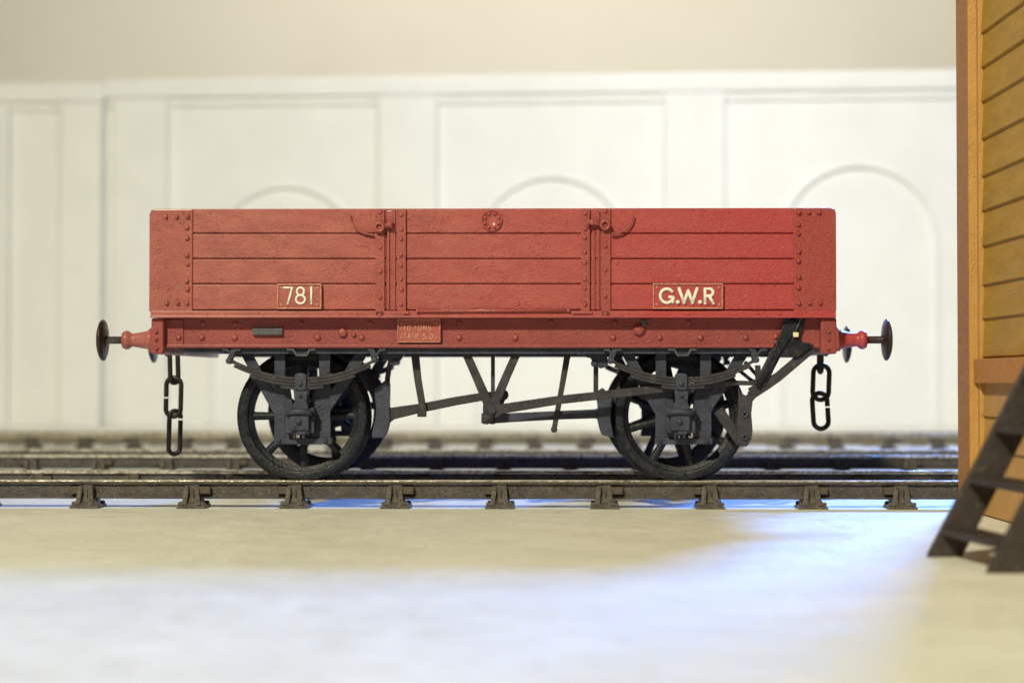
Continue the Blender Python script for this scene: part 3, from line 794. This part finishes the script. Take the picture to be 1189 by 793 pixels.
# ================================================================== ARCHED WALLS (white card)
# right, long section: yawed so its right side is nearer
WY = math.radians(-4.0)
def on_wall(px, py, base, yaw):
    """pixel -> (u, z) on a vertical plane through world point base, turned by yaw"""
    o = CAM; rr = ray(px, py); n = Vector((-math.sin(yaw), math.cos(yaw), 0)); t = (Vector(base)-o).dot(n)/rr.dot(n)
    p = o+rr*t; u = (p-Vector(base)).dot(Vector((math.cos(yaw), math.sin(yaw), 0))); return u, p.z
def wall_section(base, yaw, u0, u1, top, piers, arches, label):
    root = empty('arched_wall', base, yaw, label, 'wall', 'white model retaining walls')
    m = MB(); m.box(u0, .0, 0, u1, .8, top-.1); m.build('panel', M['wallplaster'], root, bevel=.03)
    c = MB(); c.box(u0, -.26, top-.62, u1, .9, top-.12); c.box(u0, -.18, top-.12, u1, .85, top); c.box(u0, -.12, top-.9, u1, 0, top-.62)
    c.build('coping', M['wallplaster'], root, bevel=.06, seg=3)
    for a, b in piers:
        p = MB(); p.box(a, -.30, 0, b, .02, top-.64); p.build('pier', M['wallplaster'], root, bevel=.05, seg=3)
    for uc, hw, ztop in arches:
        a = MB(); ri, ro = hw-.16, hw; zs = ztop-hw
        for rr0, rr1, y0 in ((ri, ro, -.17),):
            n = 28; vs = []; 
            prof = [(-1, 0)]+[(0,0)]
            path = [(uc-1, 0)]
            inn = [(uc-rr0, .02)]+[(uc-rr0*math.cos(PI*k/n), zs+rr0*math.sin(PI*k/n)) for k in range(n+1)]+[(uc+rr0, .02)]
            out = [(uc-rr1, .02)]+[(uc-rr1*math.cos(PI*k/n), zs+rr1*math.sin(PI*k/n)) for k in range(n+1)]+[(uc+rr1, .02)]
            k = len(inn)
            vs = [(x, y0, z) for x, z in inn]+[(x, y0, z) for x, z in out]+[(x, .03, z) for x, z in inn]+[(x, .03, z) for x, z in out]
            fs = []
            for i in range(k-1):
                fs.append((i, i+1, k+i+1, k+i)); fs.append((i, 2*k+i, 2*k+i+1, i+1)); fs.append((k+i, k+i+1, 3*k+i+1, 3*k+i))
            a.add(vs, fs)
        a.build('arch_rib', M['wallplaster'], root, bevel=.03)
    return root
baseR = (0, 36.0, 0)
U = lambda px, py=300: on_wall(px, py, baseR, WY)[0]
Z = lambda px, py: on_wall(px, py, baseR, WY)[1]
topR = Z(600, 88)
piersR = [(U(134), U(196)), (U(440), U(508)), (U(771), U(842)), (U(1170), U(1240)), (U(1560), U(1640))]
archR = [(U(333), 2.5, Z(333, 213)), (U(641), 2.5, Z(641, 202)), (U(997), 2.5, Z(997, 189)), (U(1400), 2.5, Z(997, 189))]
wall_section(baseR, WY, U(122.5), U(2000), topR, piersR, archR, 'long white wall of blind arches behind the wagon')
baseL = (0, 36.78, 0)
U2 = lambda px, py=300: on_wall(px, py, baseL, 0)[0]
topL = on_wall(60, 98, baseL, 0)[1]
wall_section(baseL, 0, U2(-500), U2(121), topL, [(U2(72), U2(119)), (U2(-60), U2(12)), (U2(-330), U2(-262))], [(U2(-160), 2.5, topL-3.2)], 'separate white wall section with flat pier at the far left edge')

# ================================================================== SIGNAL BOX
HX = 5.27; HD = 20.1-20.7        # wall face, far end of planks (world y)
hyaw = math.radians(-1.0)*0
box = empty('signal_box', (7.4, -4.0, 0), 0, 'ochre weatherboarded signal box at the right edge of the track', 'building')
BO = Vector((7.4,-4.0,0))
def hb(mb, name, mat, parent=box, **kw): return mb.build(name, mat, parent, off=BO, **kw)
zplank = [CAMZ+(440-y)/100*20.1/20.7 for y in (41,81,121,164,207,247,288,333,372,416)]
step = (zplank[0]-zplank[-2])/8
zs = [zplank[0]+step*3-i*step for i in range(12)]
YF, YN = HD, -9.5
def weatherboards(za_list, m):
    for i in range(len(za_list)-1):
        zt, zb = za_list[i], za_list[i+1]
        vs = [(HX+.035,YN,zt),(HX+.035,YF,zt),(HX+.008,YF,zb+.020),(HX+.008,YN,zb+.020),(HX+.035,YN,zb+.010),(HX+.035,YF,zb+.010),(HX+.045,YN,zb),(HX+.045,YF,zb)]
        m.add(vs, [(0,3,2,1),(3,4,5,2),(4,6,7,5)])
m = MB(); allz = [zs[0]+.0]+zs[1:]
weatherboards([zplank[0]+step*k for k in (4,3,2,1)] + zplank[:9] + [zplank[9]+.0], m)
hb(m, 'upper_boards', M['ochre'])
zr0, zr1 = CAMZ+(440-445)/100*.97, CAMZ+(440-417)/100*.97
m = MB(); low = [zr0-.0, CAMZ-.42, CAMZ-.89, CAMZ-1.13, CAMZ-1.40, .0]; low = [zr0, zr0-.38, zr0-.76, zr0-1.12, .0]
weatherboards(low, m); hb(m, 'lower_boards', M['orange'])
m = MB(); m.box(HX-.07, YN, zr0, HX+.04, YF, zr1); hb(m, 'waist_rail', M['waist'], bevel=.012)
ztop = zplank[0]+step*4
m = MB(); m.box(HX+.04, YN, 0, 9.6, YF+.5, ztop); hb(m, 'wall', M['ochre'])
m = MB(); m.box(5.152, 20.1-20.7, 0, HX+.06, 20.62-20.7, ztop-.02)
hb(m, 'corner_post', M['brownpost'], bevel=.010)
m = MB(); m.box(5.158, HD-.010, 0, HX+.05, HD, ztop-.03); hb(m, 'corner_batten', M['orange'], bevel=.004)
m = MB(); m.box(HX-.022, HD-.10, 0, HX+.04, HD-.0105, ztop-.04); hb(m, 'inner_bead', M['orange'], bevel=.008)
m = MB(); m.prism_xz([(4.7,ztop-.05),(7.45,ztop+1.3),(10.2,ztop-.05),(10.2,ztop+.1),(7.45,ztop+1.48),(4.7,ztop+.1)], -9.9, .45); hb(m, 'roof', M['stair'])
m = MB(); m.prism_xz([(5.3,ztop-.01),(9.6,ztop-.01),(7.45,ztop+1.2)], -9.4, -.2); hb(m, 'gable', M['ochre'])

# ================================================================== STEPS
st = empty('wooden_steps', (3.9, -5.9, 0), 0, 'dark brown wooden steps leaning up against the signal box', 'steps')
SO = Vector((3.9,-5.9,0))
TAN = 1.92
def stringer(xb, wx, y, z1):
    m = MB(); m.prism_xz([(xb,0),(xb+wx,0),(xb+wx+z1/TAN,z1),(xb+z1/TAN,z1)], y, y+.09); return m
yF, yN = 15.35-20.7, 14.15-20.7
stringer(3.57, .30, yF, 3.05).build('stringer', M['stair'], st, off=SO, bevel=.012)
stringer(3.74, .30, yN-.09, 2.75).build('stringer', M['stair'], st, off=SO, bevel=.012)
for i in range(7):
    z = .225+.44*i; xb = 3.60+z/TAN
    m = MB(); vs = [(xb-.03,yN,z-.035),(xb+.30,yN,z-.035),(xb+.30,yF,z-.035),(xb-.03,yF,z-.035)]
    vs = [(x+(.13 if y == yN else 0), y, zz_) for x, y, zz_ in vs]; vs += [(x, y, z_+.06) for x, y, z_ in vs]
    m.add(vs, [(0,3,2,1),(4,5,6,7),(0,1,5,4),(1,2,6,5),(2,3,7,6),(3,0,4,7)])
    m.build('tread', M['stair'], st, off=SO, bevel=.008)

# ================================================================== LIGHT
def area(name, loc, target, size, power, col, spread=180, sy=None):
    l = bpy.data.lights.new(name, 'AREA'); l.energy = power; l.color = col; l.shape = 'RECTANGLE' if sy else 'SQUARE'
    l.size = size
    if sy: l.size_y = sy
    l.spread = math.radians(spread)
    o = bpy.data.objects.new(name, l); COL.objects.link(o); o.location = loc
    o.rotation_euler = (Vector(target)-Vector(loc)).to_track_quat('-Z', 'Y').to_euler(); return o
area('ceiling_lamp', (-19, -44, 37.5), (0, 1, 0), 3.4, 38500, (1, .935, .645))
area('window_daylight', (26.5, 58, 33.6), (-1, -7, 0), 11.0, 2600, (.12, .32, 1.0), spread=30, sy=8)
area('wall_lamp', (7, -3, 29), (7, 36, 7), 5, 1850, (.86, .90, 1.0), spread=74)
area('backdrop_fill', (6, 38, 46), (-2, 70, 16), 18, 12500, (1, .955, .88), spread=170)  # unseen fill light added to brighten the cream wall at the back
w = bpy.data.worlds.new('World'); SC.world = w; w.use_nodes = True
bg = w.node_tree.nodes['Background']; bg.inputs[0].default_value = (.9, .93, 1.0, 1); bg.inputs[1].default_value = .045

# ================================================================== CAMERA
cd = bpy.data.cameras.new('camera'); cam = bpy.data.objects.new('camera', cd); COL.objects.link(cam)
cam.location = CAM; cam.rotation_euler = (PI/2+TILT, 0, 0)
cd.sensor_width = 36; cd.lens = 36*2070/1189; cd.clip_end = 400; cd.clip_start = .1
cd.dof.use_dof = True; cd.dof.focus_distance = F+.1; cd.dof.aperture_fstop = .37
SC.camera = cam
SC.view_settings.view_transform = 'Standard'; SC.view_settings.look = 'None'; SC.view_settings.exposure = 0; SC.view_settings.gamma = 1
